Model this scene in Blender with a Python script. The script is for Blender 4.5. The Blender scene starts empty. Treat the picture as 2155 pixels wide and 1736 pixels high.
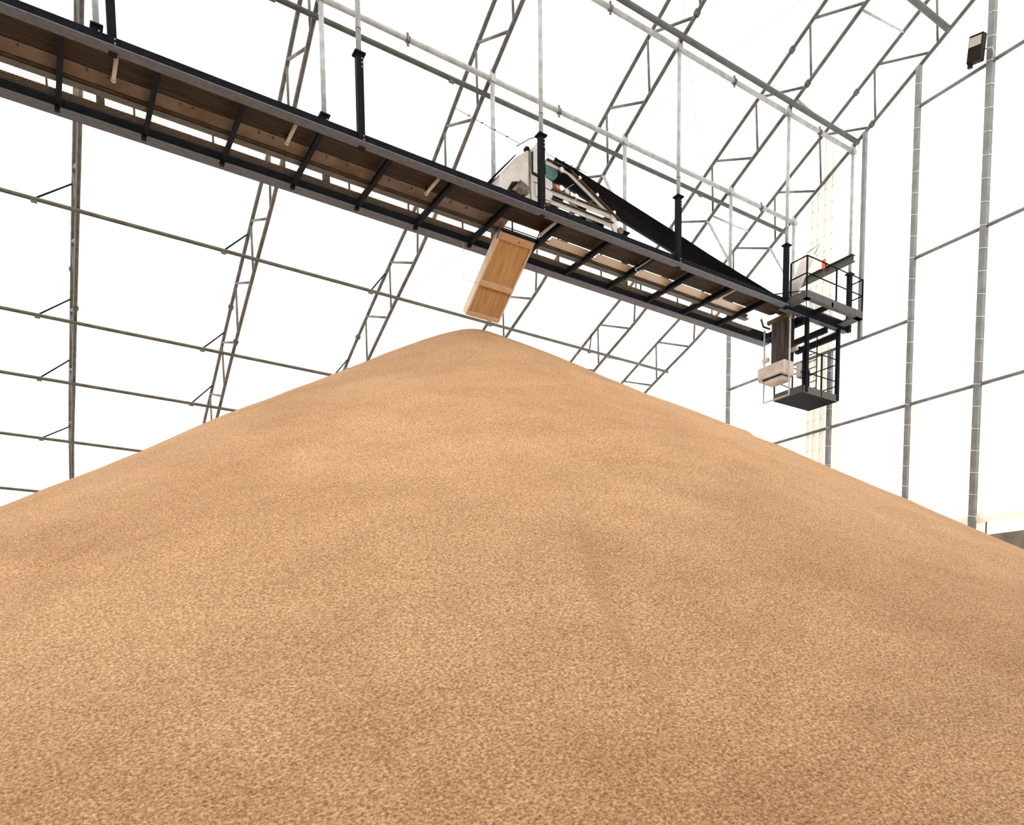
import bpy, bmesh, math, random
from mathutils import Vector, Matrix, noise
random.seed(7)
SC = bpy.context.scene
COL = SC.collection
EZ = 1.6          # eye height above the floor; everything below is laid out relative to the eye

# ------------------------------------------------------------------ camera
W, H = 2155.0, 1736.0
FPX, PPX, PPY = 1659.97, 1271.76, 1533.09
YAW, PITCH, ROLL = 0.6233, -0.0907, -0.0007
fw = Vector((math.sin(YAW)*math.cos(PITCH), math.cos(YAW)*math.cos(PITCH), math.sin(PITCH)))
rt = Vector((math.cos(YAW), -math.sin(YAW), 0.0))
up = rt.cross(fw)
cr_, sr_ = math.cos(ROLL), math.sin(ROLL)
rt2 = cr_*rt + sr_*up
up2 = -sr_*rt + cr_*up
cam_data = bpy.data.cameras.new('camera')
cam_data.sensor_width = 36.0
cam_data.sensor_fit = 'HORIZONTAL'
cam_data.lens = 36.0*FPX/W
cam_data.shift_x = (W/2-PPX)/W
cam_data.shift_y = (PPY-H/2)/W
cam_data.clip_end = 500
cam = bpy.data.objects.new('camera', cam_data)
COL.objects.link(cam)
m4 = Matrix.Identity(4)
for i in range(3):
    m4[i][0] = rt2[i]; m4[i][1] = up2[i]; m4[i][2] = -fw[i]
m4[2][3] = EZ
cam.matrix_world = m4
SC.camera = cam

# ------------------------------------------------------------------ light
world = bpy.data.worlds.new('overcast_sky')
SC.world = world
world.use_nodes = True
bg = world.node_tree.nodes['Background']
bg.inputs[0].default_value = (1.0, 0.992, 0.975, 1)
bg.inputs[1].default_value = 3.1
SC.view_settings.view_transform = 'Standard'
SC.view_settings.look = 'None'
SC.view_settings.gamma = 1
SC.view_settings.exposure = 0.0
SC.view_settings.use_curve_mapping = False

# ------------------------------------------------------------------ materials
def mat(name, col, rough=0.6, metal=0.0, var=0.0, scale=8.0, col2=None, bump=0.0, bscale=40.0, detail=4.0, stretch=None):
    m = bpy.data.materials.new(name); m.use_nodes = True
    nt = m.node_tree; b = nt.nodes['Principled BSDF']
    b.inputs['Base Color'].default_value = (*col, 1)
    b.inputs['Roughness'].default_value = rough
    b.inputs['Metallic'].default_value = metal
    b.inputs['Specular IOR Level'].default_value = 0.08 if max(col) < .03 else 0.3
    if var > 0 or col2 or bump:
        tc = nt.nodes.new('ShaderNodeTexCoord')
        mp = nt.nodes.new('ShaderNodeMapping')
        nt.links.new(tc.outputs['Object'], mp.inputs['Vector'])
        if stretch: mp.inputs['Scale'].default_value = stretch
    if var > 0 or col2:
        n = nt.nodes.new('ShaderNodeTexNoise')
        n.inputs['Scale'].default_value = scale; n.inputs['Detail'].default_value = detail
        r = nt.nodes.new('ShaderNodeValToRGB')
        c2 = col2 or tuple(max(0, c*(1-var)) for c in col)
        r.color_ramp.elements[0].position = 0.38; r.color_ramp.elements[0].color = (*c2, 1)
        r.color_ramp.elements[1].position = 0.62; r.color_ramp.elements[1].color = (*col, 1)
        nt.links.new(mp.outputs[0], n.inputs['Vector'])
        nt.links.new(n.outputs['Fac'], r.inputs[0]); nt.links.new(r.outputs[0], b.inputs['Base Color'])
    if bump:
        n2 = nt.nodes.new('ShaderNodeTexNoise'); n2.inputs['Scale'].default_value = bscale
        bp = nt.nodes.new('ShaderNodeBump'); bp.inputs['Strength'].default_value = bump
        bp.inputs['Distance'].default_value = 0.02
        nt.links.new(mp.outputs[0], n2.inputs['Vector'])
        nt.links.new(n2.outputs['Fac'], bp.inputs['Height']); nt.links.new(bp.outputs[0], b.inputs['Normal'])
    return m

M = {}
M['galv'] = mat('galvanised_steel', (.17, .17, .155), .55, .0, .35, 5, bump=.1)
M['galvlight'] = mat('bright_galvanised_steel', (.50, .51, .50), .5, .0, .28, 6, bump=.1)
M['galvpost'] = mat('wall_post_steel', (.245, .255, .25), .5, .0, .25, 3, bump=.05)
M['brown'] = mat('dark_purlin_steel', (.14, .14, .11), .6, .0, .3, 4)
M['green'] = mat('dark_greenish_steel', (.11, .12, .105), .55, .0, .3, 4)
M['black'] = mat('black_painted_steel', (.009, .009, .012), .7, 0, .4, 6)
M['char'] = mat('charcoal_painted_steel', (.15, .17, .22), .65, 0, .2, 9, bump=.1)
M['slate'] = mat('grey_painted_steel', (.10, .10, .095), .65, 0, .2, 8, bump=.1)
M['pan'] = mat('rust_stained_pan_plate', (.26, .25, .27), .6, 0, 0, 2.2, col2=(.17, .15, .145), bump=.1)
M['belt_brown'] = mat('rusty_return_belt', (.052, .036, .022), .85, 0, 0, 5, col2=(.026, .018, .011), bump=.3, stretch=(.35, 3, 1))
M['tan'] = mat('tan_edge_steel', (.15, .105, .07), .7, 0, .4, 6)
M['rubber'] = mat('black_belt_rubber', (.018, .018, .019), .75, 0, .4, 30, bump=.15, bscale=120)
M['cream'] = mat('dusty_cream_paint', (.66, .61, .56), .6, 0, 0, 3, col2=(.54, .48, .42), bump=.15)
M['creamdark'] = mat('dust_caked_paint', (.2, .16, .12), .8, 0, 0, 5, col2=(.08, .055, .04))
M['white'] = mat('white_plastic', (.8, .8, .78), .5)
M['teal'] = mat('teal_painted_metal', (.06, .16, .13), .5, 0, .4, 8)
M['mint'] = mat('mint_green_paint', (.4, .75, .62), .5)
M['orange'] = mat('orange_paint', (.75, .14, .04), .5)
M['ply'] = mat('plywood_board', (.68, .41, .18), .75, 0, 0, 2.2, col2=(.55, .31, .12), bump=.2, bscale=60, stretch=(8, .6, .6))
M['pine'] = mat('pine_lumber', (.80, .54, .34), .7, 0, 0, 5, col2=(.70, .44, .26), bump=.15, stretch=(1, 6, 6))
M['pinepale'] = mat('pale_pine_lumber', (.88, .70, .52), .7, 0, 0, 5, col2=(.80, .62, .45), bump=.15)
M['rope'] = mat('white_lacing_rope', (.85, .85, .82), .7)
M['flap'] = mat('cream_fabric_flap', (.85, .80, .70), .8, 0, .05, 3)
M['cable'] = mat('pale_grey_cable', (.42, .42, .42), .5)
M['darkwire'] = mat('dark_cable', (.05, .05, .05), .6)
M['lens'] = mat('floodlight_glass', (.5, .48, .42), .25, 0, .2, 40)
M['lampbody'] = mat('dark_brown_lamp_body', (.022, .014, .012), .5)
M['concrete'] = mat('cast_concrete', (.30, .28, .23), .85, 0, 0, 1.3, col2=(.16, .15, .12), bump=.3, bscale=12)
M['darkwall'] = mat('shade_wall_concrete', (.06, .045, .035), .9, 0, .4, .9, bump=.2)  # kept dark for the added wall that shades the near grain
M['floor'] = mat('dusty_concrete_floor', (.06, .045, .03), .9, 0, .4, .8, bump=.2)

def fabric(name, seam_axis, period, tint=(.92, .92, .91)):
    m = bpy.data.materials.new(name); m.use_nodes = True
    nt = m.node_tree; nt.nodes.clear()
    out = nt.nodes.new('ShaderNodeOutputMaterial')
    tr = nt.nodes.new('ShaderNodeBsdfTranslucent'); df = nt.nodes.new('ShaderNodeBsdfDiffuse')
    mix = nt.nodes.new('ShaderNodeMixShader'); mix.inputs[0].default_value = .42
    tc = nt.nodes.new('ShaderNodeTexCoord'); sx = nt.nodes.new('ShaderNodeSeparateXYZ')
    nt.links.new(tc.outputs['Object'], sx.inputs[0])
    d = nt.nodes.new('ShaderNodeMath'); d.operation = 'DIVIDE'; d.inputs[1].default_value = period
    f = nt.nodes.new('ShaderNodeMath'); f.operation = 'FRACT'
    l = nt.nodes.new('ShaderNodeMath'); l.operation = 'LESS_THAN'; l.inputs[1].default_value = .035/period
    nt.links.new(sx.outputs[seam_axis], d.inputs[0]); nt.links.new(d.outputs[0], f.inputs[0]); nt.links.new(f.outputs[0], l.inputs[0])
    mc = nt.nodes.new('ShaderNodeMix'); mc.data_type = 'RGBA'
    mc.inputs[6].default_value = (*tint, 1); mc.inputs[7].default_value = (.74, .71, .66, 1)
    nt.links.new(l.outputs[0], mc.inputs[0])
    for s in (tr, df): nt.links.new(mc.outputs[2], s.inputs[0])
    nt.links.new(tr.outputs[0], mix.inputs[1]); nt.links.new(df.outputs[0], mix.inputs[2])
    nt.links.new(mix.outputs[0], out.inputs[0])
    return m
M['fabroof'] = fabric('translucent_white_roof_fabric', 1, 5.3)
M['fabend'] = fabric('translucent_white_wall_fabric', 1, 3.9)
M['fabroll'] = fabric('rolled_white_fabric', 1, 50, (.97, .95, .90))

def mesh_mat():
    m = bpy.data.materials.new('expanded_metal_grating'); m.use_nodes = True
    nt = m.node_tree; b = nt.nodes['Principled BSDF']
    b.inputs['Base Color'].default_value = (.50, .49, .46, 1); b.inputs['Roughness'].default_value = .6
    tc = nt.nodes.new('ShaderNodeTexCoord'); mp = nt.nodes.new('ShaderNodeMapping')
    mp.inputs['Rotation'].default_value = (0, 0, math.radians(45)); mp.inputs['Scale'].default_value = (26, 26, 0)
    nt.links.new(tc.outputs['Object'], mp.inputs['Vector'])
    sx = nt.nodes.new('ShaderNodeSeparateXYZ'); nt.links.new(mp.outputs[0], sx.inputs[0])
    gs = []
    for k in (0, 1):
        f = nt.nodes.new('ShaderNodeMath'); f.operation = 'FRACT'; nt.links.new(sx.outputs[k], f.inputs[0])
        l = nt.nodes.new('ShaderNodeMath'); l.operation = 'LESS_THAN'; l.inputs[1].default_value = .16
        nt.links.new(f.outputs[0], l.inputs[0]); gs.append(l)
    mx = nt.nodes.new('ShaderNodeMath'); mx.operation = 'MAXIMUM'
    nt.links.new(gs[0].outputs[0], mx.inputs[0]); nt.links.new(gs[1].outputs[0], mx.inputs[1])
    nt.links.new(mx.outputs[0], b.inputs['Alpha'])
    return m
M['mesh'] = mesh_mat()

def grain_mat():
    m = bpy.data.materials.new('loose_wheat_grain'); m.use_nodes = True
    nt = m.node_tree; b = nt.nodes['Principled BSDF']
    b.inputs['Roughness'].default_value = .85
    b.inputs['Specular IOR Level'].default_value = .15
    tc = nt.nodes.new('ShaderNodeTexCoord')
    def nz(scale, detail=2, rough=.6):
        n = nt.nodes.new('ShaderNodeTexNoise'); n.inputs['Scale'].default_value = scale
        n.inputs['Detail'].default_value = detail; n.inputs['Roughness'].default_value = rough
        nt.links.new(tc.outputs['Object'], n.inputs['Vector']); return n
    fine = nz(48, 3, .8); mid = nz(1.1, 4); big = nz(.22, 2)
    r = nt.nodes.new('ShaderNodeValToRGB')
    r.color_ramp.elements[0].position = .33; r.color_ramp.elements[0].color = (.235, .102, .037, 1)
    r.color_ramp.elements[1].position = .67; r.color_ramp.elements[1].color = (.80, .55, .335, 1)
    e = r.color_ramp.elements.new(.5); e.color = (.51, .290, .142, 1)
    nt.links.new(fine.outputs['Fac'], r.inputs[0])
    hs = nt.nodes.new('ShaderNodeMixRGB'); hs.blend_type = 'MULTIPLY'; hs.inputs[0].default_value = 1
    r2 = nt.nodes.new('ShaderNodeValToRGB')
    r2.color_ramp.elements[0].position = .35; r2.color_ramp.elements[0].color = (.88, .86, .83, 1)
    r2.color_ramp.elements[1].position = .65; r2.color_ramp.elements[1].color = (1, 1, 1, 1)
    nt.links.new(mid.outputs['Fac'], r2.inputs[0])
    nt.links.new(r.outputs[0], hs.inputs[1]); nt.links.new(r2.outputs[0], hs.inputs[2])
    hb_ = nt.nodes.new('ShaderNodeMixRGB'); hb_.blend_type = 'MULTIPLY'; hb_.inputs[0].default_value = 1
    r3 = nt.nodes.new('ShaderNodeValToRGB')
    r3.color_ramp.elements[0].position = .40; r3.color_ramp.elements[0].color = (.89, .855, .82, 1)
    r3.color_ramp.elements[1].position = .58; r3.color_ramp.elements[1].color = (1, 1, 1, 1)
    nt.links.new(big.outputs['Fac'], r3.inputs[0])
    nt.links.new(hs.outputs[0], hb_.inputs[1]); nt.links.new(r3.outputs[0], hb_.inputs[2])
    nt.links.new(hb_.outputs[0], b.inputs['Base Color'])
    bp = nt.nodes.new('ShaderNodeBump'); bp.inputs['Strength'].default_value = .5; bp.inputs['Distance'].default_value = .012
    nt.links.new(fine.outputs['Fac'], bp.inputs['Height'])
    bp2 = nt.nodes.new('ShaderNodeBump'); bp2.inputs['Strength'].default_value = .5; bp2.inputs['Distance'].default_value = .12
    m2 = nz(1.6, 5, .55)
    nt.links.new(m2.outputs['Fac'], bp2.inputs['Height']); nt.links.new(bp.outputs[0], bp2.inputs['Normal'])
    nt.links.new(bp2.outputs[0], b.inputs['Normal'])
    return m
M['grain'] = grain_mat()

# ------------------------------------------------------------------ mesh helpers
class MB:
    """collects shapes for one mesh object"""
    def __init__(s): s.v = []; s.f = []; s.smooth = []
    def add(s, vs, fs, smooth=False):
        o = len(s.v); s.v += [tuple(v) for v in vs]
        s.f += [tuple(i+o for i in f) for f in fs]; s.smooth += [smooth]*len(fs); return s
    def box(s, a, b):
        x0, y0, z0 = a; x1, y1, z1 = b
        vs = [(x, y, z) for z in (z0, z1) for y in (y0, y1) for x in (x0, x1)]
        return s.add(vs, [(0, 2, 3, 1), (4, 5, 7, 6), (0, 1, 5, 4), (2, 6, 7, 3), (0, 4, 6, 2), (1, 3, 7, 5)])
    def tube(s, pts, r, n=10, cap=True, smooth=True, phase=0.0):
        pts = [Vector(p) for p in pts]; rings = []
        t0 = (pts[1]-pts[0]).normalized()
        ref = Vector((0, 0, 1)) if abs(t0.z) < .9 else Vector((1, 0, 0))
        u = t0.cross(ref).normalized(); pt = t0
        for i, p in enumerate(pts):
            if i == 0: t = t0
            elif i == len(pts)-1: t = (pts[-1]-pts[-2]).normalized()
            else: t = ((pts[i+1]-p).normalized()+(p-pts[i-1]).normalized()).normalized()
            u = pt.rotation_difference(t) @ u; pt = t
            u = (u-t*u.dot(t)).normalized(); w = t.cross(u)
            rr = r[i] if isinstance(r, (list, tuple)) else r
            rings.append([p+(u*math.cos(2*math.pi*k/n+phase)+w*math.sin(2*math.pi*k/n+phase))*rr for k in range(n)])
        vs = [v for g in rings for v in g]; fs = []
        for i in range(len(pts)-1):
            for k in range(n):
                a = i*n+k; b = i*n+(k+1) % n
                fs.append((a, b, b+n, a+n))
        s.add(vs, fs, smooth)
        if cap:
            o = len(s.v)-len(vs)
            s.f.append(tuple(o+k for k in reversed(range(n)))); s.smooth.append(False)
            s.f.append(tuple(o+(len(pts)-1)*n+k for k in range(n))); s.smooth.append(False)
        return s
    def bar(s, p, q, w, h, side=(1, 0, 0)):
        """rectangular bar from p to q; w is measured along `side`, h across"""
        p = Vector(p); q = Vector(q); t = (q-p).normalized(); sd = Vector(side)
        sd = (sd-t*sd.dot(t)).normalized(); o = t.cross(sd)
        vs = []
        for e in (p, q):
            for a, b in ((-1, -1), (1, -1), (1, 1), (-1, 1)): vs.append(e+sd*a*w/2+o*b*h/2)
        return s.add(vs, [(0, 3, 2, 1), (4, 5, 6, 7), (0, 1, 5, 4), (1, 2, 6, 5), (2, 3, 7, 6), (3, 0, 4, 7)])
    def prism(s, prof, a, b, axis='x', smooth=False, closed=True):
        """profile of 2-D points swept from a to b along the axis"""
        def P(t, c):
            if axis == 'x': return (t, c[0], c[1])
            if axis == 'y': return (c[0], t, c[1])
            return (c[0], c[1], t)
        n = len(prof); vs = [P(a, c) for c in prof]+[P(b, c) for c in prof]
        fs = [(i, (i+1) % n, (i+1) % n+n, i+n) for i in range(n if closed else n-1)]
        if closed: fs += [tuple(reversed(range(n))), tuple(range(n, 2*n))]
        return s.add(vs, fs, smooth)
    def disc(s, c, r, th, axis=(0, 1, 0), n=20):
        c = Vector(c); a = Vector(axis).normalized()
        return s.tube([c-a*th/2, c+a*th/2], r, n)

def build(name, mb, material, parent=None, bevel=0, label=None):
    me = bpy.data.meshes.new(name)
    me.from_pydata(mb.v, [], mb.f); me.update()
    for p, sm in zip(me.polygons, mb.smooth): p.use_smooth = sm
    bm = bmesh.new(); bm.from_mesh(me); bmesh.ops.recalc_face_normals(bm, faces=bm.faces[:]); bm.to_mesh(me); bm.free()
    me.materials.append(M[material] if isinstance(material, str) else material)
    o = bpy.data.objects.new(name, me); COL.objects.link(o)
    if parent is not None:
        o.parent = parent
        par = parent
        off = Vector((0, 0, 0))
        while par is not None: off += par.location; par = par.parent
        me.transform(Matrix.Translation(-off))
    if bevel:
        md = o.modifiers.new('bevel', 'BEVEL'); md.width = bevel; md.segments = 2; md.limit_method = 'ANGLE'
    if label: o['label'] = label
    return o
def tag(o, label, cat, group=None, kind=None):
    o['label'] = label; o['category'] = cat
    if group: o['group'] = group
    if kind: o['kind'] = kind
    return o
def thing(name, loc, label, cat, group=None):
    o = bpy.data.objects.new(name, None); COL.objects.link(o); o.location = loc
    o.empty_display_size = .2
    return tag(o, label, cat, group)
def solo(name, mb, material, label, cat, group=None, origin=None, kind=None):
    o = build(name, mb, material)
    if origin is not None:
        o.data.transform(Matrix.Translation(-Vector(origin))); o.location = origin
    return tag(o, label, cat, group, kind)
def struct(name, mb, material):
    o = build(name, mb, material); o['kind'] = 'structure'; return o

# ------------------------------------------------------------------ building section (y across, z up from the eye)
RIDGE = 3.4
half = [(3.4, 19.4), (7.3, 17.42), (11.25, 15.46), (14.5, 13.87), (17.0, 12.68), (20.3, 10.99), (22.7, 10.08),
        (25.7, 8.92), (28.2, 7.86), (30.9, 6.72), (33.0, 5.0), (34.2, 2.9), (34.8, .2), (34.9, -1.6)]
def dens(pts, n=6):
    out = []
    for i in range(len(pts)-1):
        p0 = pts[max(i-1, 0)]; p1 = pts[i]; p2 = pts[i+1]; p3 = pts[min(i+2, len(pts)-1)]
        for k in range(n):
            t = k/n
            out.append(tuple(.5*((2*b)+(-a+c)*t+(2*a-5*b+4*c-d)*t*t+(-a+3*b-3*c+d)*t**3) for a, b, c, d in zip(p0, p1, p2, p3)))
    return out+[pts[-1]]
inner = dens(half)
arc = [0.0]
for a, b in zip(inner, inner[1:]): arc.append(arc[-1]+math.hypot(b[0]-a[0], b[1]-a[1]))
def at_s(s):
    s = max(0, min(arc[-1]-1e-6, s)); i = 0
    while arc[i+1] < s: i += 1
    t = (s-arc[i])/(arc[i+1]-arc[i]); a, b = inner[i], inner[i+1]
    p = (a[0]+(b[0]-a[0])*t, a[1]+(b[1]-a[1])*t)
    l = math.hypot(b[0]-a[0], b[1]-a[1]); n = (-(b[1]-a[1])/l, (b[0]-a[0])/l)
    return p, n
def s_at_y(y):
    for i in range(len(inner)-1):
        if inner[i][0] <= y <= inner[i+1][0]:
            t = (y-inner[i][0])/(inner[i+1][0]-inner[i][0]); return arc[i]+t*(arc[i+1]-arc[i])
    return arc[-1]
DEPTH = 1.2
def outer_s(s, d=DEPTH):
    p, n = at_s(s)
    # smoothed normal so that the offset chord stays even round the eave
    (p1, n1), (p2, n2) = at_s(s-.8), at_s(s+.8)
    nx, ny = n[0]+n1[0]+n2[0], n[1]+n1[1]+n2[1]; l = math.hypot(nx, ny)
    return (p[0]+d*nx/l, p[1]+d*ny/l)
SAMP = [i*arc[-1]/64 for i in range(65)]
def mirror(pt): return (2*RIDGE-pt[0], pt[1])
def chord_pts(f):
    far = [f(s) for s in SAMP]
    return [mirror(p) for p in reversed(far[1:])]+far

TX = [1.34, 5.185, 8.913, 12.595, 16.273, 18.851]
XW = 19.12        # inner face of the end wall fabric
XL = -34.0
# shell
def shell(x0, x1, d):
    prof = chord_pts(lambda s: outer_s(s, d)); mb = MB(); n = len(prof)
    xs = [x0+(x1-x0)*i/12 for i in range(13)]
    vs = [(x, y, z) for x in xs for y, z in prof]
    fs = [(i*n+k, i*n+k+1, (i+1)*n+k+1, (i+1)*n+k) for i in range(12) for k in range(n-1)]
    return mb.add(vs, fs, True)
struct('ceiling', shell(XL, XW, DEPTH+.07), 'fabroof')
prof = chord_pts(lambda s: outer_s(s, DEPTH+.07))
def endwall(x):
    mb = MB(); n = len(prof); vs = [(x, y, z) for y, z in prof]+[(x, y, -1.6) for y, z in prof]
    return mb.add(vs, [(i, i+1, n+i+1, n+i) for i in range(n-1)])
struct('wall_right', endwall(XW), 'fabend')
struct('wall_left', endwall(XL), 'fabend')
mb = MB(); mb.box((XL-.3, -29.8, -1.9), (XW+.3, 36.4, -1.6)); struct('floor', mb, 'floor')
# concrete push wall at the right end: only a corner shows past the pile
mb = MB(); mb.box((XW-.5, -27.8, -1.6), (XW-.14, 34.5, 2.9)); struct('baseboard_right', mb, 'concrete')
# unseen tall dark wall, added behind the camera to shade the near grain
mb = MB(); mb.box((XL, -2.9, -1.6), (XW-.5, -2.5, 6.4)); struct('shade_wall_front', mb, 'darkwall')

# ------------------------------------------------------------------ grain pile
AX, AY, AH = 8.759, 17.4, 7.572
mL, mR, mF, R0 = .601, .386, .542, .483
def bproj(u, v):
    d = fw + (u-PPX)/FPX*rt2 + (PPY-v)/FPX*up2
    return d
def base_h(x, y):
    dx, dy = x-AX, y-AY; r = math.hypot(dx, dy)
    if r < 1e-6: return AH
    c, s = dx/r, dy/r
    m = (mL if c < 0 else mR)*c*c + mF*s*s
    return AH-m*(math.sqrt(r*r+R0*R0)-R0)
def onpile(u, v):
    d = bproj(u, v); lo = None; t = 1.0
    while t < 40:
        p = d*t
        if p.z < base_h(p.x, p.y): break
        t += .05
    return (p.x, p.y)
# slide scars traced on the slope: (pixel trace, depth in metres, half width)
SC_PX = [([(1095, 790), (1150, 788), (1175, 780), (1240, 800), (1330, 838)], 0.13, .22),
         ([(1235, 925), (1262, 945), (1310, 966), (1400, 972)], 0.15, .20),
         ([(1400, 910), (1480, 945), (1560, 985), (1680, 1015), (1745, 1045)], 0.13, .22),
         ([(1190, 1010), (1240, 1090), (1262, 1180), (1290, 1260), (1370, 1400), (1480, 1500)], 0.19, .30),
         ([(1230, 1110), (1330, 1180), (1450, 1240), (1560, 1290)], 0.11, .25),
         ([(1830, 1080), (1940, 1115), (2060, 1160), (2150, 1190)], 0.11, .2),
         ([(0, 1235), (90, 1195), (170, 1160), (260, 1115)], 0.13, .16),
         ([(0, 1085), (90, 1060), (170, 1030)], 0.10, .16),
         ([(430, 1000), (560, 955), (720, 935)], 0.08, .3),
         ([(1480, 820+40), (1600, 925), (1750, 995), (1900, 1060)], 0.08, .2)]
SCARS = [([onpile(*q) for q in tr], a, w) for tr, a, w in SC_PX]
def scar(x, y):
    h = 0.0
    for tr, a, w in SCARS:
        best = 1e9; sd = 0; tt = 0
        for i in range(len(tr)-1):
            ax_, ay_ = tr[i]; bx_, by_ = tr[i+1]; ex, ey = bx_-ax_, by_-ay_
            l2 = ex*ex+ey*ey+1e-9; t = max(0, min(1, ((x-ax_)*ex+(y-ay_)*ey)/l2))
            qx, qy = x-ax_-t*ex, y-ay_-t*ey; d = math.hypot(qx, qy)
            if d < best: best = d; sd = math.copysign(1, (ex*qy-ey*qx)); tt = (i+t)/(len(tr)-1)
        if best < 4*w:
            fade = min(1, tt*4)*min(1, (1-tt)*4)
            k = best/w
            h -= a*fade*(sd*k*math.exp(-k*k*.9)*.55+math.exp(-(k*3)**2)*.45)
    return h
def height(x, y):
    r = math.hypot(x-AX, y-AY)
    h = base_h(x, y)
    k = min(1, r/2.0)
    th = math.atan2(y-AY, x-AX)
    h += k*.085*noise.noise(Vector((x*.35, y*.35, 1.7)))
    h += k*.045*noise.noise(Vector((th*7, r*.22, 4.2)))*min(1, r/5)
    h += k*.016*noise.noise(Vector((x*1.6, y*1.6, 9.7)))
    return h+scar(x, y)
mb = MB(); NT = 1000
rs = [0.0]
while rs[-1] < 25: rs.append(rs[-1]+.045+rs[-1]*.004)
vs = []
for r in rs:
    for k in range(NT):
        a = 2*math.pi*k/NT; x, y = AX+r*math.cos(a), AY+r*math.sin(a)
        vs.append((x, y, max(height(x, y), -1.62)))
fs = []
for i in range(len(rs)-1):
    for k in range(NT):
        k2 = (k+1) % NT; q = (i*NT+k, i*NT+k2, (i+1)*NT+k2, (i+1)*NT+k)
        if max(vs[j][2] for j in q) > -1.615: fs.append(q)
me = bpy.data.meshes.new('grain_pile'); me.from_pydata(vs, [], fs)
bm = bmesh.new(); bm.from_mesh(me)
bmesh.ops.remove_doubles(bm, verts=bm.verts[:], dist=1e-4)
for pl, no in (((XW-.52, 0, 0), (1, 0, 0)), ((0, 34.2, 0), (0, 1, 0))):
    bmesh.ops.bisect_plane(bm, geom=bm.verts[:]+bm.edges[:]+bm.faces[:], plane_co=pl, plane_no=no, clear_outer=True)
loose = [v for v in bm.verts if not v.link_faces]; bmesh.ops.delete(bm, geom=loose, context='VERTS')
bmesh.ops.recalc_face_normals(bm, faces=bm.faces[:])
for f in bm.faces: f.smooth = True
bm.to_mesh(me); bm.free(); me.materials.append(M['grain'])
pile = bpy.data.objects.new('grain_pile', me); COL.objects.link(pile)
tag(pile, 'huge cone shaped pile of loose tan grain filling the foreground', 'grain', kind='stuff')

# ------------------------------------------------------------------ trusses
# web nodes by arc length: strut foot, outer node, foot of the steep member
WEBS = [(11.93-1.95*k, 13.10-1.95*k, 13.68-1.95*k) for k in range(6, 0, -1) if 11.93-1.95*k > .2]
WEBS += [(11.93, 13.13, 13.68), (13.85, 14.95, 15.56), (15.80, 16.87, 17.55), (17.75, 18.9, 19.61), (19.84, 21.25, 21.72),
         (22.0, 23.45, 23.98), (24.35, 25.84, 26.33), (26.75, 28.31, 28.8), (29.15, 30.6, 31.1), (31.5, 32.9, 33.4), (33.8, 35.0, 35.5), (35.9, 37.0, 37.5)]
WEBS = [w for w in WEBS if w[2] < arc[-1]-.2]
def w3(x, p): return (x, p[0], p[1])
def truss(x, label, near_side=True):
    t = thing('roof_truss', (x, RIDGE, -1.6), label, 'roof truss', 'steel roof trusses across the hall')
    sa = [s for s in SAMP]
    inn = chord_pts(lambda s: at_s(s)[0]); out = chord_pts(lambda s: outer_s(s))
    build('inner_chord', MB().tube([w3(x, p) for p in inn], .047, 10), 'galv', t)
    build('outer_chord', MB().tube([w3(x, p) for p in out], .047, 10), 'galv', t)
    for side in (0, 1):
        mr = (lambda p: p) if side == 0 else mirror
        for i, (sa_, so_, sb_) in enumerate(WEBS):
            if side == 1 and i > 9: break
            a = mr(at_s(sa_)[0]); o = mr(outer_s(so_-.05)); o2 = mr(outer_s(so_+.07)); b = mr(at_s(sb_)[0])
            build('web_member', MB().tube([w3(x, a), w3(x, o)], .032, 8), 'galv', t)
            build('web_member', MB().tube([w3(x, o2), w3(x, b)], .03, 8), 'galv', t)
    for y in (14.0, 25.4):
        s = s_at_y(y)
        for f in (lambda q: at_s(q)[0], outer_s):
            a, b = f(s-.035), f(s+.035)
            c = MB().tube([w3(x, a), w3(x, b)], .075, 12)
            for k in range(6):
                an = k*math.pi/3
                d = Vector((0, b[0]-a[0], b[1]-a[1])).normalized(); u = Vector((1, 0, 0)); w_ = d.cross(u)
                off = (u*math.cos(an)+w_*math.sin(an))*.06
                c.tube([Vector(w3(x, a))+off-d*.025, Vector(w3(x, b))+off+d*.025], .011, 6)
            build('splice_flange', c, 'galv', t)
    return t
TL = ['grey truss furthest left, its chords seen nearly edge-on beside the picture edge',
      'grey truss second from the left, crossing behind the gallery above the left slope',
      'grey truss whose leg comes down left of the wooden chute',
      'grey truss whose leg comes down directly behind the wooden chute',
      'grey truss second nearest the white end wall',
      'grey end truss against the white end wall, carrying the tops of the wall posts']
for x, l in zip(TX, TL): truss(x, l)

# ------------------------------------------------------------------ purlins with knee braces
def purlin(y, z, matname, label, x0, x1, r=.045, brace=True, bx=0.82, z_up=None, group='purlins along the hall'):
    t = thing('roof_purlin', (x0, y, z), label, 'purlin', group)
    mb = MB().tube([(x0, y, z), (x1, y, z)], r, 10); build('tube', mb, matname, t)
    if brace:
        s = s_at_y(y)
        for x in TX[:-1]:
            if x < x0: continue
            o = outer_s(s+.62)
            build('knee_brace', MB().tube([(x-bx, y, z), (x-.03, o[0], o[1])], .02, 6), 'black', t)
            build('clip', MB().box((x-bx-.06, y-.03, z-.08), (x-bx+.06, y+.03, z+.03)), 'galv', t)
    return t
X5 = TX[5]
PUR = [(22.33, 10.10, 'brown', 'grey brown purlin tube passing just above the tip of the grain pile'),
       (25.80, 8.80, 'brown', 'grey brown purlin tube second lowest but two, left of the pile'),
       (28.05, 7.85, 'brown', 'grey brown purlin tube above the two lowest ones at left'),
       (30.7, 6.78, 'brown', 'thin grey purlin tube second from the bottom at the left edge'),
       (32.55, 5.45, 'brown', 'lowest purlin tube, meeting the pile at the left edge')]
for y, z, m_, l in PUR: purlin(y, z, m_, l, -12, X5)
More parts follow.
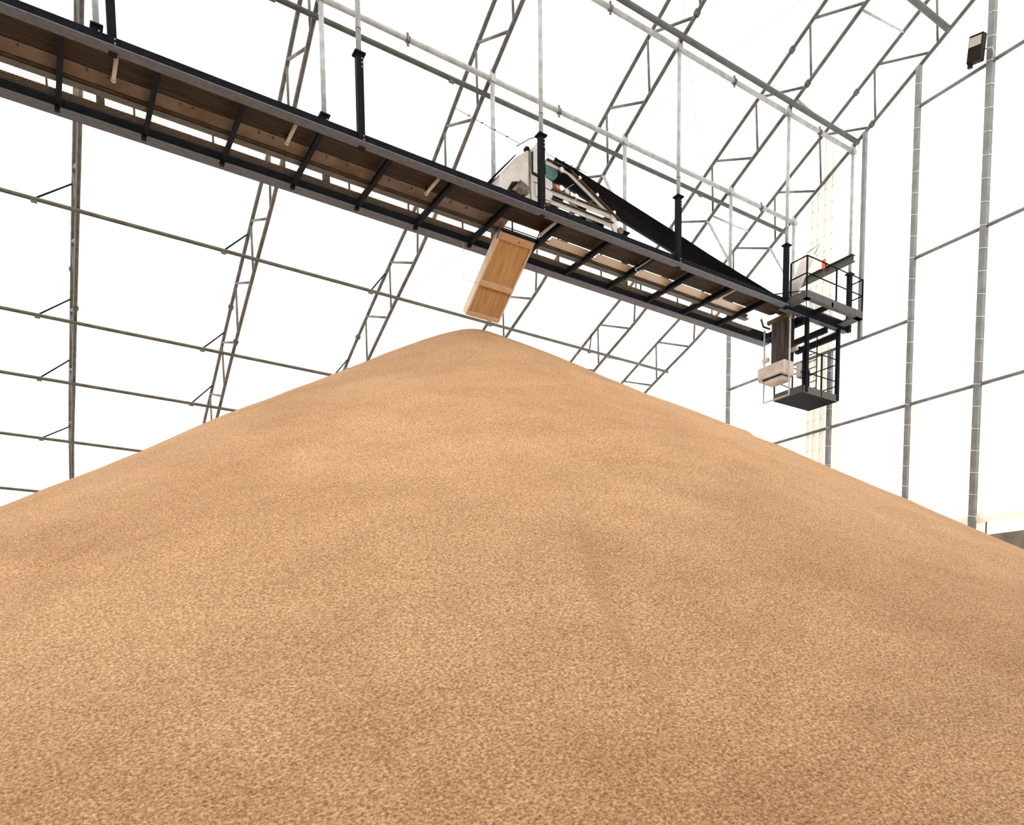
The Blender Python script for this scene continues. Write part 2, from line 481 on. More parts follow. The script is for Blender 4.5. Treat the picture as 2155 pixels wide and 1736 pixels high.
purlin(16.98, 12.62, 'green', 'dark green grey purlin just below the bright rail behind the gallery', -12, X5, .055)
purlin(14.42, 13.86, 'green', 'thick dark green grey purlin crossing the top middle beside the bright rail', -12, X5, .065, brace=False)
purlin(11.85, 15.17, 'green', 'thick dark purlin stub in the top right corner by the end truss', 9, X5, .075, brace=False)

# bright hanger rails
def rail(y, z, label):
    t = thing('hanger_rail', (-12, y, z), label, 'support rail', 'bright rails the hangers drop from')
    build('tube', MB().tube([(-12, y, z), (X5+.12, y, z)], .056, 12), 'galvlight', t)
    for i in range(len(TX)):
        if i < len(TX):
            x = TX[i]
            build('saddle_bracket', MB().prism([(y-.07, z-.07), (y+.05, z-.07), (y+.05, z+.02), (y+.01, z+.17), (y-.05, z+.17)], x-.06, x+.06), 'galvlight', t)
        if i+1 < len(TX):
            xm = (TX[i]+TX[i+1])/2 - .12
            c = MB().disc((xm, y, z), .07, .02, (1, 0, 0)); c.disc((xm+.05, y, z), .07, .02, (1, 0, 0))
            c.box((xm, y-.012, z-.13), (xm+.05, y+.012, z+.13))
            build('coupling', c, 'galv', t)
    return t
rail(14.59, 13.72, 'bright galvanised rail carrying the front hangers, upper right of the two')
rail(16.63, 12.736, 'bright galvanised rail carrying the rear hangers, lower of the two')

# ------------------------------------------------------------------ conveyor gallery
ZB = 9.0; YN, YF = 14.60, 16.44; XG0, XG1 = -7.0, 18.75
gal = thing('conveyor_gallery', (XG0, YN, ZB), 'long black steel conveyor gallery hung under the roof', 'conveyor gallery')
def channel(y, sgn, x0, x1, zb, h=.26, w=.26, t=.014):
    mb = MB()
    mb.box((x0, min(y, y-sgn*t), zb), (x1, max(y, y-sgn*t), zb+h))
    return mb
def flange(y, sgn, x0, x1, z, w=.26, t=.014):
    mb = MB(); mb.box((x0, min(y, y-sgn*w), z), (x1, max(y, y-sgn*w), z+t)); return mb
# near beam: web at YN, flanges towards the camera
nb = build('side_beam', channel(YN, 1, XG0, XG1, ZB, h=.24), 'black', gal)
build('bottom_flange', flange(YN, 1, XG0, 16.15, ZB-.014, .22), 'char', nb, label='grey underside flange')
build('top_flange', flange(YN, -1, XG0, XG1, ZB+.226, .10), 'black', nb)
build('end_flange', flange(YN, -1, 16.2, 19.0-.15, ZB-.014, .16), 'char', nb)
fb = build('side_beam', channel(YF, -1, XG0, 17.7, ZB), 'black', gal)
build('bottom_flange', flange(YF, -1, XG0, 17.7, ZB-.014), 'char', fb, label='grey underside flange')
build('top_flange', flange(YF, -1, XG0, 17.7, ZB+.25, .12), 'black', fb)
# cross members
for i in range(-6, 13):
    x = .797+i*1.2366
    mb = MB(); mb.box((x-.006, YN, ZB-.0), (x+.006, YF, ZB+.13)); mb.box((x-.045, YN, ZB-.012), (x+.035, YF, ZB))
    c = build('cross_member', mb, 'black', gal)
    mb = MB(); mb.box((x-.055, YF-.03, ZB-.07), (x+.015, YF+.06, ZB-.012))
    if i < 8: build('gusset', mb, 'black', c)
# return belt and pan
mb = MB()
mb.prism([(14.70, 9.19), (14.86, 9.15), (15.30, 9.15), (15.44, 9.18), (15.44, 9.195), (15.30, 9.165), (14.86, 9.165), (14.70, 9.205)], XG0, 16.6)
build('return_belt', mb, 'belt_brown', gal, label='rusty brown belt underside')
mb = MB()
mb.prism([(15.40, 9.16), (15.68, 9.10), (15.68, 9.115), (15.40, 9.175)], XG0, 8.6)
build('deck_pan', mb, 'pan', gal, label='grey pan with rust stains')
x = 9.7
for i in range(5):
    mb = MB(); mb.prism([(15.44, 9.15), (15.68, 9.10), (15.68, 9.112), (15.44, 9.162)], x, x+1.02)
    build('deck_pan', mb, 'white', gal, label='pan plate coloured pale for reflected light'); x += 1.2366  # same pan past the chute; light reflected off it is put into the colour
build('pan_lip', MB().prism([(15.66, 9.085), (15.71, 9.07), (15.71, 9.12), (15.66, 9.135)], XG0, 16.0), 'tan', gal)
build('walkway_angle', MB().prism([(15.70, 9.05), (15.86, 9.05), (15.86, 9.17), (15.845, 9.17), (15.845, 9.065), (15.70, 9.065)], XG0, 16.1), 'green', gal)
mb = MB(); mb.add([(XG0, 15.84, 9.13), (16.8, 15.84, 9.13), (16.8, 16.425, 9.13), (XG0, 16.425, 9.13)], [(0, 1, 2, 3)])
build('walkway_grating', mb, 'mesh', gal, label='expanded metal grating')
for i in range(-6, 13):
    x = .797+i*1.2366-.14
    build('rail_post', MB().box((x-.014, 16.50, ZB+.1), (x+.014, 16.53, 10.08)), 'black', gal)
build('hand_rail', MB().tube([(XG0, 16.515, 10.08), (16.1, 16.515, 10.08)], .02, 8), 'black', gal)
build('mid_rail', MB().tube([(XG0, 16.515, 9.66), (16.1, 16.515, 9.66)], .012, 8), 'black', gal)
# pan bolts / rust drips
for i in range(-5, 12):
    for dx in (.35, .66):
        x = .797+i*1.2366+dx+.07*math.sin(i*5.1+dx*9)
        if x < 8.4: build('pan_bracket', MB().box((x, 15.43, 9.125), (x+.016, 15.43+.04+.03*abs(math.sin(i*3.3+dx)), 9.15)), 'creamdark', gal)
# return rollers: cream tubes seen crossing under the belt
for i in range(-2, 7):
    x = 1.485+i*2.605
    if x > 16: break
    r_ = build('return_roller', MB().tube([(x, 14.64, 9.02), (x, 15.24, 9.02)], .03, 12), 'cream', gal, label='dusty cream roller')
    build('roller_end', MB().disc((x, 15.25, 9.02), .038, .03, (0, 1, 0)), 'white', r_)
    build('roller_bracket', MB().box((x-.03, 15.26, 9.0), (x+.03, 15.285, 9.2)), 'creamdark', r_)

# ------------------------------------------------------------------ carrying belt rising to the tripper
def belt_z(x):
    pts = [(9.3, 10.40), (9.79, 10.36), (11.05, 10.16), (12.43, 9.94), (13.94, 9.68), (16.33, 9.34), (17.2, 9.30)]
    for a, b in zip(pts, pts[1:]):
        if x <= b[0]: return a[1]+(b[1]-a[1])*(x-a[0])/(b[0]-a[0])
    return pts[-1][1]
mb = MB(); xs = [9.40+i*(17.0-9.40)/24 for i in range(25)]
prof = [(14.82, 0.0), (14.98, -.07), (15.32, -.07), (15.48, 0.0)]
n = 4
for dz in (0, .014):
    mb.add([(x, y, belt_z(x)+z+dz) for x in xs for y, z in prof],
           [(i*n+k, i*n+k+1, (i+1)*n+k+1, (i+1)*n+k) for i in range(24) for k in range(3)])
solo('conveyor_belt', mb, 'rubber', 'wide black rubber belt climbing from the gallery end up to the tripper', 'conveyor belt', origin=(16.3, 15.15, 9.3))
# ------------------------------------------------------------------ tripper carriage
TY = 14.95; YB = 15.5
tr = thing('tripper_carriage', (9.0, TY, 9.4), 'cream wheeled tripper with hopper standing on the gallery', 'tripper')
hp = build('discharge_hopper', MB().prism([(8.13, 9.47), (8.13, 9.70), (8.50, 10.14), (8.78, 10.38), (8.84, 10.38), (8.84, 9.50), (8.70, 9.50), (8.60, 9.72), (8.42, 9.66), (8.30, 9.45)], TY-.02, YB, 'y'), 'cream', tr)
build('hood_lid', MB().prism([(8.08, 9.68), (8.50, 10.17), (8.50, 10.20), (8.05, 9.69)], TY-.05, YB+.02, 'y'), 'black', hp)
build('outlet_lip', MB().prism([(8.42, 9.5), (8.62, 9.76), (8.82, 9.68), (8.78, 9.48)], TY-.03, TY+.35, 'y'), 'creamdark', hp)
build('foot_bracket', MB().prism([(8.62, 9.36), (8.72, 9.46), (8.84, 9.55), (8.84, 9.36)], TY-.04, TY+.0, 'y'), 'cream', hp)
hs = build('head_box', MB().prism([(8.84, 9.42), (8.84, 10.40), (9.06, 10.66), (9.22, 10.62), (9.25, 10.02), (9.41, 9.98), (9.41, 9.56), (9.25, 9.53)], TY, YB+.05, 'y'), 'cream', tr)
build('corner_rib', MB().box((8.82, TY-.03, 9.36), (8.865, TY, 10.42)), 'creamdark', hs)
build('access_door', MB().prism([(8.93, 10.02), (8.93, 10.44), (9.04, 10.58), (9.18, 10.58), (9.18, 10.02)], TY-.015, TY, 'y'), 'cream', hs)
build('door_gasket', MB().prism([(8.90, 9.98), (8.90, 10.40), (8.93, 10.42), (8.93, 10.02), (9.2, 9.96), (9.2, 9.93)], TY-.02, TY+.0, 'y'), 'black', hs)
build('side_panel', MB().prism([(8.98, 9.56), (8.98, 9.86), (9.39, 9.80), (9.39, 9.58)], TY-.02, TY, 'y'), 'cream', hs)
build('panel_seam', MB().bar((8.95, TY-.024, 9.83), (9.39, TY-.024, 9.78), .012, .01, (0, 0, 1)), 'creamdark', hs)
build('mint_strip', MB().box((8.885, TY-.012, 9.44), (8.925, TY, 9.56)), 'mint', hs, label='mint green painted strip')
# head pulley and snub pulley
build('head_pulley', MB().disc((9.36, 15.22, 10.20), .18, .54, (0, 1, 0), 28), 'teal', tr, label='teal head pulley')
build('pulley_lagging', MB().tube([(9.36+.19*math.sin(a*.2), 15.22, 10.20+.19*math.cos(a*.2)) for a in range(-3, 12)], .02, 4), 'rubber', tr)
build('pulley_bearing', MB().disc((9.60, TY-.06, 10.26), .05, .05, (0, 1, 0)), 'cream', tr)
build('snub_pulley', MB().disc((9.52, 15.25, 9.93), .08, .5, (0, 1, 0), 24), 'teal', tr)
build('belt_guard', MB().prism([(9.45, 10.1), (9.45, 9.62), (9.75, 9.75), (9.9, 10.0)], 15.1, 15.5, 'y'), 'rubber', tr)
for yy in (TY, YB+.02):
    fr = build('frame_rail', MB().prism([(9.24, 10.28), (9.24, 10.36), (9.80, 10.345), (11.12, 9.73), (11.02, 9.70), (9.78, 10.265)], yy-.012, yy+.012, 'y'), 'cream', tr)
    fl = MB(); fl.bar((9.24, yy-.04, 10.36), (9.80, yy-.04, 10.345), .09, .012, (0, 1, 0)); fl.bar((9.80, yy-.04, 10.345), (11.14, yy-.04, 9.72), .09, .012, (0, 1, 0))
    build('rail_flange', fl, 'tan', fr)
    for z0, x1 in ((9.72, 11.0), (9.53, 10.98)):
        mb = MB(); mb.box((9.36, yy-.01, z0), (x1, yy+.01, z0+.085))
        b_ = build('frame_beam', mb, 'cream', tr)
        build('beam_flange', MB().box((9.36, yy-.07, z0+.085), (x1, yy+.01, z0+.097)), 'tan', b_)
    build('rear_leg', MB().prism([(10.93, 9.86), (11.03, 9.84), (11.13, 9.52), (11.15, 9.37), (11.06, 9.35), (10.95, 9.55)], yy-.03, yy+.02, 'y'), 'cream', tr)
for x, z in ((9.60, 9.90), (9.74, 9.88), (9.98, 9.85)):
    build('idler_roller', MB().disc((x, TY-.03, z), .052, .07, (0, 1, 0)), 'white' if z != 9.88 else 'cream', tr)
build('orange_cap', MB().disc((9.52, TY-.02, 9.90), .045, .06, (0, 1, 0)), 'orange', tr, label='orange cap')
for x, z in ((10.06, 10.25), (10.52, 10.05), (10.98, 9.83)):
    build('bearing_knob', MB().disc((x, TY-.06, z), .035, .05, (0, 1, 0)), 'white', tr)
for x in (9.95, 10.25, 10.42):
    build('cross_strut', MB().box((x, TY, 9.56), (x+.07, YB, 9.62)), 'galvlight' if x != 10.25 else 'black', tr)
for x, z in ((10.62, 9.50), (10.8, 9.68), (10.15, 9.72)):
    build('idler_bracket', MB().box((x, 15.0, z), (x+.16, 15.2, z+.06)), 'black', tr)
for x, z, x2, z2 in ((9.95, 10.12, 9.72, 9.93), (10.5, 9.98, 10.28, 9.8)):
    build('tie_rod', MB().tube([(x, TY, z), (x2, TY, z2)], .014, 6), 'tan', tr)
build('diagonal_stay', MB().bar((9.9, TY+.1, 9.53), (10.25, TY+.1, 9.36), .06, .02, (0, 1, 0)), 'cream', tr)
for x in (8.5, 11.05):
    for yy in (14.75, 15.5): build('wheel', MB().disc((x, yy, 9.41), .07, .05, (0, 1, 0)), 'creamdark', tr)
build('cable_arm', MB().tube([(8.55, TY, 10.39), (8.84, TY-.05, 10.62), (9.06, TY-.25, 10.66)], .014, 6), 'cable', tr)
build('junction_box', MB().box((8.76, TY-.03, 10.40), (8.84, TY+.08, 10.46)), 'black', tr)
build('control_cable', MB().tube([(9.22, TY, 10.6), (9.30, TY, 10.45), (9.33, TY-.02, 10.36)], .006, 5), 'darkwire', tr)
for pts, l in (([(7.2, TY, 10.61), (8.1, TY, 10.51), (8.62, TY, 10.47)], 'thin trailing pull cord left of the tripper'),
               ([(9.3, TY, 10.50), (9.75, TY, 10.45), (10.3, TY, 10.46)], 'thin trailing pull cord right of the tripper')):
    mb = MB().tube(pts, .006, 5)
    for q in range(4):
        p0, p1 = Vector(pts[0]), Vector(pts[-1]); c = p0.lerp(p1, .2+.2*q); mb.tube([c-Vector((.02, 0, .01)), c+Vector((.02, 0, .01))], .012, 5)
    solo('pull_cord', mb, 'darkwire', l, 'cord')

# ------------------------------------------------------------------ hangers
def hanger(i, x, side, label):
    yN = side == 'N'
    y, ztop = (14.585, 13.72) if yN else (16.63, 12.736)
    t = thing('hanger', (x, y, ZB), label, 'hanger', 'vertical hangers carrying the gallery')
    zs = 10.57 if yN else 10.62
    if i == 5 and yN: zs = 10.9 if False else 10.55
    build('pipe', MB().tube([(x, y, zs-.25), (x, y, ztop)], .046 if yN else .05, 12), 'galvlight', t)
    sl = build('sleeve', MB().box((x-.058, y-.058, ZB-.02 if yN else ZB+.02), (x+.058, y+.058, zs)), 'black', t, label='black square sleeve')
    build('cap_plate', MB().box((x-.095, y-.095, zs-.05), (x+.095, y+.095, zs-.02)), 'black', sl)
    nb_ = MB()
    for k in range(3): nb_.tube([(x+.03, y-.062, zs-.12-.07*k), (x+.03, y-.075, zs-.12-.07*k)], .012, 6)
    for k in range(3): nb_.tube([(x+.03, y-.062, ZB+.05+.06*k), (x+.03, y-.075, ZB+.05+.06*k)], .012, 6)
    build('bolt', nb_, 'galvlight', sl)
    if yN: build('joint_ring', MB().disc((x, y, ZB+1.95), .05, .02, (0, 0, 1)), 'galv', t)
    if not yN and i >= 3:
        build('diagonal_brace', MB().bar((x, 17.57, 12.42), (x, 16.66, 10.95), .07, .05, (1, 0, 0)), 'galvlight', t)
    return t
HN = ['white hanger post with black sleeve at the far left beside the edge-on truss',
      'front hanger with tall black sleeve, furthest left of the white and black ones',
      'front hanger whose black sleeve stands before the cream tripper',
      'front hanger with black sleeve standing against the rising black belt',
      'front hanger with black sleeve at the corner of the railed platform',
      'front hanger inside the railed end platform']
HF = ['rear white hanger pipe left of the far left sleeve',
      'rear white hanger pipe left of the first tall black sleeve',
      'rear white hanger pipe just left of the cream tripper',
      'rear white hanger pipe ending behind the rising black belt',
      'rear white hanger pipe right of the belt, with a bright diagonal brace',
      'rear hanger pipe nearest the end wall, behind the platform hanger']
for i, x in enumerate(TX):
    hanger(i, x+(.09 if i == 0 else 0), 'N', HN[i]); hanger(i, x+(.07 if i == 0 else 0), 'F', HF[i])

# braces in the last bay
def brace(y4, ylen, label):
    s = s_at_y(y4); a = at_s(s)[0]; o = outer_s(s+ylen)
    solo('bay_brace', MB().tube([(TX[4], a[0], a[1]), (TX[5], o[0], o[1])], .028, 8), 'galvlight', label, 'brace', 'braces in the last roof bay')
brace(12.46, .15, 'bay brace between the last two trusses in the top right corner')
brace(14.35, .6, 'bay brace between the last two trusses behind the bright rail end')
brace(17.4, .6, 'nearly level bay brace behind the rear hanger above the gallery')
brace(22.56, 1.05, 'lowest bay brace just above the pile slope, right of its tip')

# ------------------------------------------------------------------ wooden chute under the gallery
A = Vector((8.55, 15.62, 9.03)); Bv = Vector((8.34, 16.95, 7.74)); wdir = Vector((.86, 0, -.0)).normalized()
Ld = (Bv-A).normalized()
# chute axis mostly across the hall, skewed a little
ch = thing('wooden_chute', tuple(A), 'open plywood chute hanging below the gallery above the pile tip', 'chute')
nrm = Ld.cross(wdir).normalized()
if nrm.z > 0: nrm = -nrm           # pointing down, to the camera side
CW = .79; L = (Bv-A).length
def P(u, v, w=0): return A+Ld*(u*L)+wdir*(v*CW)+nrm*w
def slab(u0, u1, v0, v1, w0, w1):
    vs = [P(u, v, w) for w in (w0, w1) for v in (v0, v1) for u in (u0, u1)]
    return MB().add(vs, [(0, 2, 3, 1), (4, 5, 7, 6), (0, 1, 5, 4), (2, 6, 7, 3), (0, 4, 6, 2), (1, 3, 7, 5)])
build('plywood_bottom', slab(0, 1, 0, 1, -.015, 0), 'ply', ch)
build('side_board', slab(0, 1, -.05, 0, -.14, .05), 'pinepale', ch)
build('side_board', slab(0, 1, 1, 1.045, -.14, .02), 'pinepale', ch)
for u0, u1 in ((0, .075), (.56, .625), (.955, 1.0)):
    build('batten', slab(u0, u1, 0, 1, 0, .075), 'pine', ch, bevel=.004)
build('bolt', slab(.035, .06, .55, .565, .075, .085), 'black', ch)
build('suspension_chain', MB().tube([P(.09, -.06, .03), P(-.07, -.09, 0), Vector((8.38, 15.5, 9.2))], .013, 6), 'galv', ch)
build('suspension_chain', MB().tube([P(.05, 1.05, .03), Vector((9.40, 15.45, 9.2))], .013, 6), 'black', ch)
build('hang_rod', MB().tube([P(-.012, -.02, .05), P(-.012, 1.03, .05)], .016, 8), 'black', ch)
solo('sash_line', MB().tube([P(.62, -.06, 0), (8.02, 16.4, 8.2), (8.05, 16.45, 8.98)], .006, 5), 'cable', 'thin cord hanging from the gallery to the left side of the wooden chute', 'cord')

# loose wires lying on the walkway
for x0, l in ((7.55, 'tangle of loose black wire on the walkway left of the chute'), (9.55, 'tangle of loose wire on the grating right of the chute')):
    mb = MB(); p = Vector((x0, 16.1, 9.19)); pts = [p.copy()]
    for k in range(16):
        p = p+Vector((random.uniform(-.05, .11), random.uniform(-.09, .09), 0)); p.y = max(15.95, min(16.35, p.y)); p.z = 9.19+.03*(k % 3); pts.append(p.copy())
    solo('loose_wire', mb.tube(pts, .008, 5), 'darkwire', l, 'wire')

# ------------------------------------------------------------------ end platform
pf = thing('service_platform', (16.37, 14.0, ZB), 'grey railed service platform at the right end of the gallery', 'platform')
X0, X1, Y0 = 16.37, 18.66, 13.97
mb = MB(); mb.box((X0, Y0, 9.09), (X1, Y0+.014, 9.27)); mb.box((X0, Y0, 9.09), (X0+.014, YN, 9.27)); mb.box((X1-.014, Y0, 9.09), (X1, YN, 9.27))
build('edge_channel', mb, 'slate', pf)
mb = MB(); mb.box((X0, Y0, 9.07), (X1, Y0+.12, 9.084)); mb.box((X0, Y0, 9.07), (X0+.16, YN, 9.084)); mb.box((X1-.3, Y0, 9.07), (X1, YN, 9.084))
build('bottom_flange', mb, 'slate', pf)
mb = MB(); x = X0+.2
build('joist', MB().box((17.35, Y0, 9.08), (17.42, YN, 9.2)), 'black', pf)
mb = MB(); mb.add([(X0, Y0, 9.2), (X1, Y0, 9.2), (X1, YN, 9.2), (X0, YN, 9.2)], [(0, 1, 2, 3)])
build('floor_grating', mb, 'mesh', pf)
for x, y in ((X0+.02, Y0+.02), (17.55, Y0+.02), (X1-.02, Y0+.02), (X0+.02, YN-.08)):
    build('guard_post', MB().box((x-.018, y-.018, 9.09), (x+.018, y+.018, 10.10)), 'black', pf)
for z in (9.68, 10.10):
    build('guard_rail', MB().tube([(X0+.02, YN-.08, z), (X0+.02, Y0+.02, z), (X1-.02, Y0+.02, z), (X1-.02, YN-.1, z)], .018, 8), 'black', pf)
build('inner_rail', MB().tube([(17.45, 14.9, 9.2), (17.45, 14.9, 9.85), (16.9, 15.6, 9.85)], .016, 8), 'black', pf)
# cross beams under the platform and gallery end
eb = thing('end_frame', (17.6, 15.3, ZB-.2), 'black cross beams below the gallery end, over the hanging cage', 'support frame')
for x0, x1, z in ((17.0, 17.12, 8.95), (17.9, 18.0, 8.92), (18.40, 18.52, 8.90)):
    build('cross_beam', MB().box((x0, YN, z-.14), (x1, 16.1, z)), 'black', eb)
build('end_roller', MB().tube([(18.62, 14.72, 9.0), (18.62, 15.3, 8.98)], .05, 12), 'white', eb)
build('long_beam', MB().box((17.0, 16.0, 8.82), (18.6, 16.08, 8.96)), 'black', eb)

# ------------------------------------------------------------------ hanging cage
cg = thing('hanging_cage', (17.7, 15.1, 7.05), 'black railed cage hanging below the end platform', 'cage')
CX0, CX1, CY0, CY1, CZ = 17.0, 18.46, 14.60, 15.60, 7.05
build('floor_plate', MB().box((CX0, CY0, CZ), (CX1, CY1, CZ+.02)), 'black', cg)
mb = MB()
mb.box((CX0, CY0-.01, CZ-.01), (CX1, CY0, CZ+.17)); mb.box((CX0-.01, CY0, CZ-.01), (CX0, CY1, CZ+.17)); mb.box((CX1, CY0, CZ-.01), (CX1+.01, CY1, CZ+.17)); mb.box((CX0, CY1, CZ-.01), (CX1, CY1+.01, CZ+.17))
build('toe_board', mb, 'slate', cg)
for x in (CX0+.16, CX1-.0):
    build('hanger_column', MB().box((x-.045, CY0-.03, CZ+.02), (x+.045, CY0+.06, 8.98)), 'black', cg)
for x, y in ((CX0+.02, CY0), (17.78, CY0), (CX0+.02, CY1), (CX1-.02, CY1), (17.75, CY1)):
    build('guard_post', MB().box((x-.017, y-.017, CZ), (x+.017, y+.017, CZ+1.12)), 'black', cg)
for z in (CZ+.52, CZ+1.1):
    build('guard_rail', MB().tube([(CX1, CY0, z-.1), (CX1, CY1, z-.1), (CX0, CY1, z), (CX0, CY0, z), (CX1-.02, CY0, z)], .015, 6), 'black', cg)
mb = MB()
for k in range(8): mb.tube([(18.35, 15.55, 7.4+.19*k), (18.35, 15.25, 7.4+.19*k)], .012, 6)
mb.tube([(18.35, 15.55, 7.2), (18.35, 15.55, 8.95)], .016, 6); mb.tube([(18.35, 15.25, 7.2), (18.35, 15.25, 8.95)], .016, 6)
build('ladder', mb, 'black', cg)

# ------------------------------------------------------------------ gravity take-up: guide frame, belt loop and weight
tk = thing('take_up_guide', (16.75, 15.2, 6.8), 'slim cream guide frame hanging below the gallery end', 'guide frame')
GX, GY0, GY1 = 16.55, 14.72, 15.62
mb = MB(); mb.tube([(16.62, GY0, 9.02), (16.62, GY0, 6.93), (16.62, GY1, 6.93), (16.62, GY1, 8.85)], .026, 4, phase=.785)
build('guide_bar', mb, 'cream', tk)
build('cross_tie', MB().box((16.9, GY0, 8.14), (16.96, GY0+.3, 8.24)), 'cream', tk)
build('cross_tie', MB().box((16.6, GY1-.14, 8.0), (16.68, GY1+.06, 8.1)), 'cream', tk)
build('bend_pulley', MB().disc((16.68, 15.15, 9.02), .06, .8, (0, 1, 0), 20), 'tan', tk)
for yy in (GY0+.02, GY1-.02):
    build('pulley_yoke', MB().tube([(16.45, yy, 9.1), (16.55, yy, 8.92), (16.80, yy, 8.92)], .03, 6), 'tan', tk)
build('return_pulley', MB().disc((17.05, 15.15, 8.98), .07, .8, (0, 1, 0), 20), 'rubber', tk)
mb = MB()
prof = [(16.72, 14.86), (16.68, 15.0), (16.68, 15.34), (16.72, 15.46), (16.73, 15.46), (16.69, 15.34), (16.69, 15.0), (16.73, 14.86)]
mb.prism(prof, 7.75, 9.0, 'z')
mb.box((16.98, 14.9, 7.75), (16.99, 15.42, 8.98))
solo('take_up_belt', mb, mat('greyed_belt_rubber', (.085, .07, .06), .8, 0, 0, 9, col2=(.03, .024, .02), stretch=(1, 2, .15)), 'worn grey brown belt loop hanging down to the cream weight box', 'conveyor belt', origin=(16.8, 15.2, 9.0))
wt = thing('take_up_weight', (16.6, 15.2, 7.6), 'cream steel weight box hanging on the belt loop', 'weight box')
build('box', MB().prism([(16.46, 7.52), (16.46, 7.80), (16.49, 7.83), (16.86, 7.83), (16.86, 7.47), (16.5, 7.47)], 14.78, 15.70, 'y'), 'cream', wt)
build('lower_box', MB().box((16.5, 14.88, 7.36), (16.86, 15.5, 7.46)), 'cream', wt)
build('seam', MB().box((16.46, 14.86, 7.455), (16.86, 15.52, 7.482)), 'black', wt)
build('side_box', MB().box((16.98, 14.66, 7.45), (17.22, 14.80, 7.80)), 'cream', wt, bevel=.008)

# ------------------------------------------------------------------ hoist beam and spout above the platform
hb = thing('hoist_beam', (18.2, 15.1, 10.6), 'dark grey I-beam sticking out over the railed platform', 'beam')
mb = MB(); mb.box((18.19, 13.97, 10.46), (18.21, 16.25, 10.62)); mb.box((18.12, 13.97, 10.61), (18.28, 16.25, 10.625)); mb.box((18.12, 13.97, 10.455), (18.28, 16.25, 10.47))
build('web_and_flanges', mb, 'slate', hb)
ht = thing('hoist_trolley', (18.2, 14.85, 10.6), 'small orange hoist trolley on the dark beam', 'trolley')
build('body', MB().box((18.06, 14.80, 10.56), (18.10, 14.92, 10.80)), 'orange', ht, bevel=.01)
build('wheel', MB().disc((18.10, 14.83, 10.66), .05, .04, (1, 0, 0)), 'black', ht)
build('hook', MB().tube([(18.1, 14.86, 10.56), (18.1, 14.86, 10.42), (18.1, 14.82, 10.38)], .014, 6), 'galv', ht)
sp = thing('feed_spout', (17.3, 15.3, 9.6), 'dusty cream round spout leaning up behind the platform rail', 'spout')
build('pipe', MB().tube([(17.30, 15.42, 9.70), (17.62, 15.02, 10.78)], [.17, .15], 20), 'cream', sp)
build('flange', MB().tube([(17.30, 15.42, 9.70), (17.315, 15.40, 9.74)], .2, 20), 'tan', sp)
build('inlet_box', MB().box((17.1, 15.25, 9.36), (17.45, 15.6, 9.66)), 'cream', sp)
build('stay', MB().tube([(17.6, 15.05, 10.9), (17.95, 14.9, 11.2), (17.8, 14.95, 10.9)], .012, 6), 'black', sp)

# ------------------------------------------------------------------ end wall posts, girts, lacing, sleeves
POSTS = [(10.754, 3.4, None, 'light grey wall post furthest right, with the floodlight at its top', .075, .0),
         (12.634, 3.0, None, 'light grey wall post second from the right, rising from the pile to the end truss', .062, 0),
         (14.20, 8.65, None, 'short grey wall post just right of the railed platform, ending on a girt', .052, 0),
         (15.18, -1.6, 8.65, 'grey wall post below the hanging cage, ending under the girt', .062, 0),
         (19.28, -1.6, None, 'grey wall post coming down left of the cream weight box', .055, 0)]
def top_at(y): return at_s(s_at_y(y))[0][1]
def post(y, z0, z1, label, hw, lace=True):
    z0 = -1.6 if z0 in (3.4, 3.0) else z0
    if z1 is None: z1 = top_at(y)
    t = thing('wall_post', (X5, y, z0), label, 'wall post', 'posts of the end wall')
    build('column', MB().box((X5-hw, y-hw, z0), (X5+hw, y+hw, z1)), 'galvpost', t, bevel=.008)
    if hw > .053:
        build('lacing_flap', MB().box((X5+.16, y-hw-.17, z0+.02), (X5+.165, y-hw+.02, z1-.45)), 'fabroll', t)
        z = z0+.6; zz = max(z, 2.4)
        while zz < z1-.4:
            build('lacing_rope', MB().tube([(X5-hw-.006, y+hw, zz), (X5-hw-.008, y-hw, zz-.04), (X5+hw, y-hw-.09, zz-.03), (X5+hw+.02, y-hw-.05, zz+.02)], .008, 5), 'rope', t)
            zz += .52
    return t
for y, z0, z1, l, hw, _ in POSTS: post(y, z0, z1, l, hw)
for i, z in enumerate((13.813, 10.16, 8.669, 6.539)):
    ys = {0: [6.2, 10.754, 12.634], 1: [6.2, 10.754, 12.634], 2: [12.634, 14.20, 19.28], 3: [6.2, 10.754, 12.634, 15.18, 19.28]}[i]
    for a, b in zip(ys, ys[1:]):
        nm = {0: 'topmost', 1: 'second highest', 2: 'girt beside the cage, third from the top', 3: 'lowest'}[i]
        where = {(6.2, 10.754): 'right of the floodlight post', (10.754, 12.634): 'between the two right posts', (12.634, 15.18): 'left of the second post from the right',
                 (15.18, 19.28): 'between the cage and the pile slope', (12.634, 14.20): 'right of the short post', (14.20, 19.28): 'running behind the cage to the left post'}[(a, b)]
        nm = {0: 'topmost', 1: 'second highest', 2: 'third highest', 3: 'lowest'}[i]
        solo('wall_girt', MB().tube([(X5, a-.05, z), (X5, b+.05, z)], .042, 10), 'galvpost', f'{nm} girt of the white end wall, {where}', 'girt', 'girts of the end wall', origin=(X5, a, z))
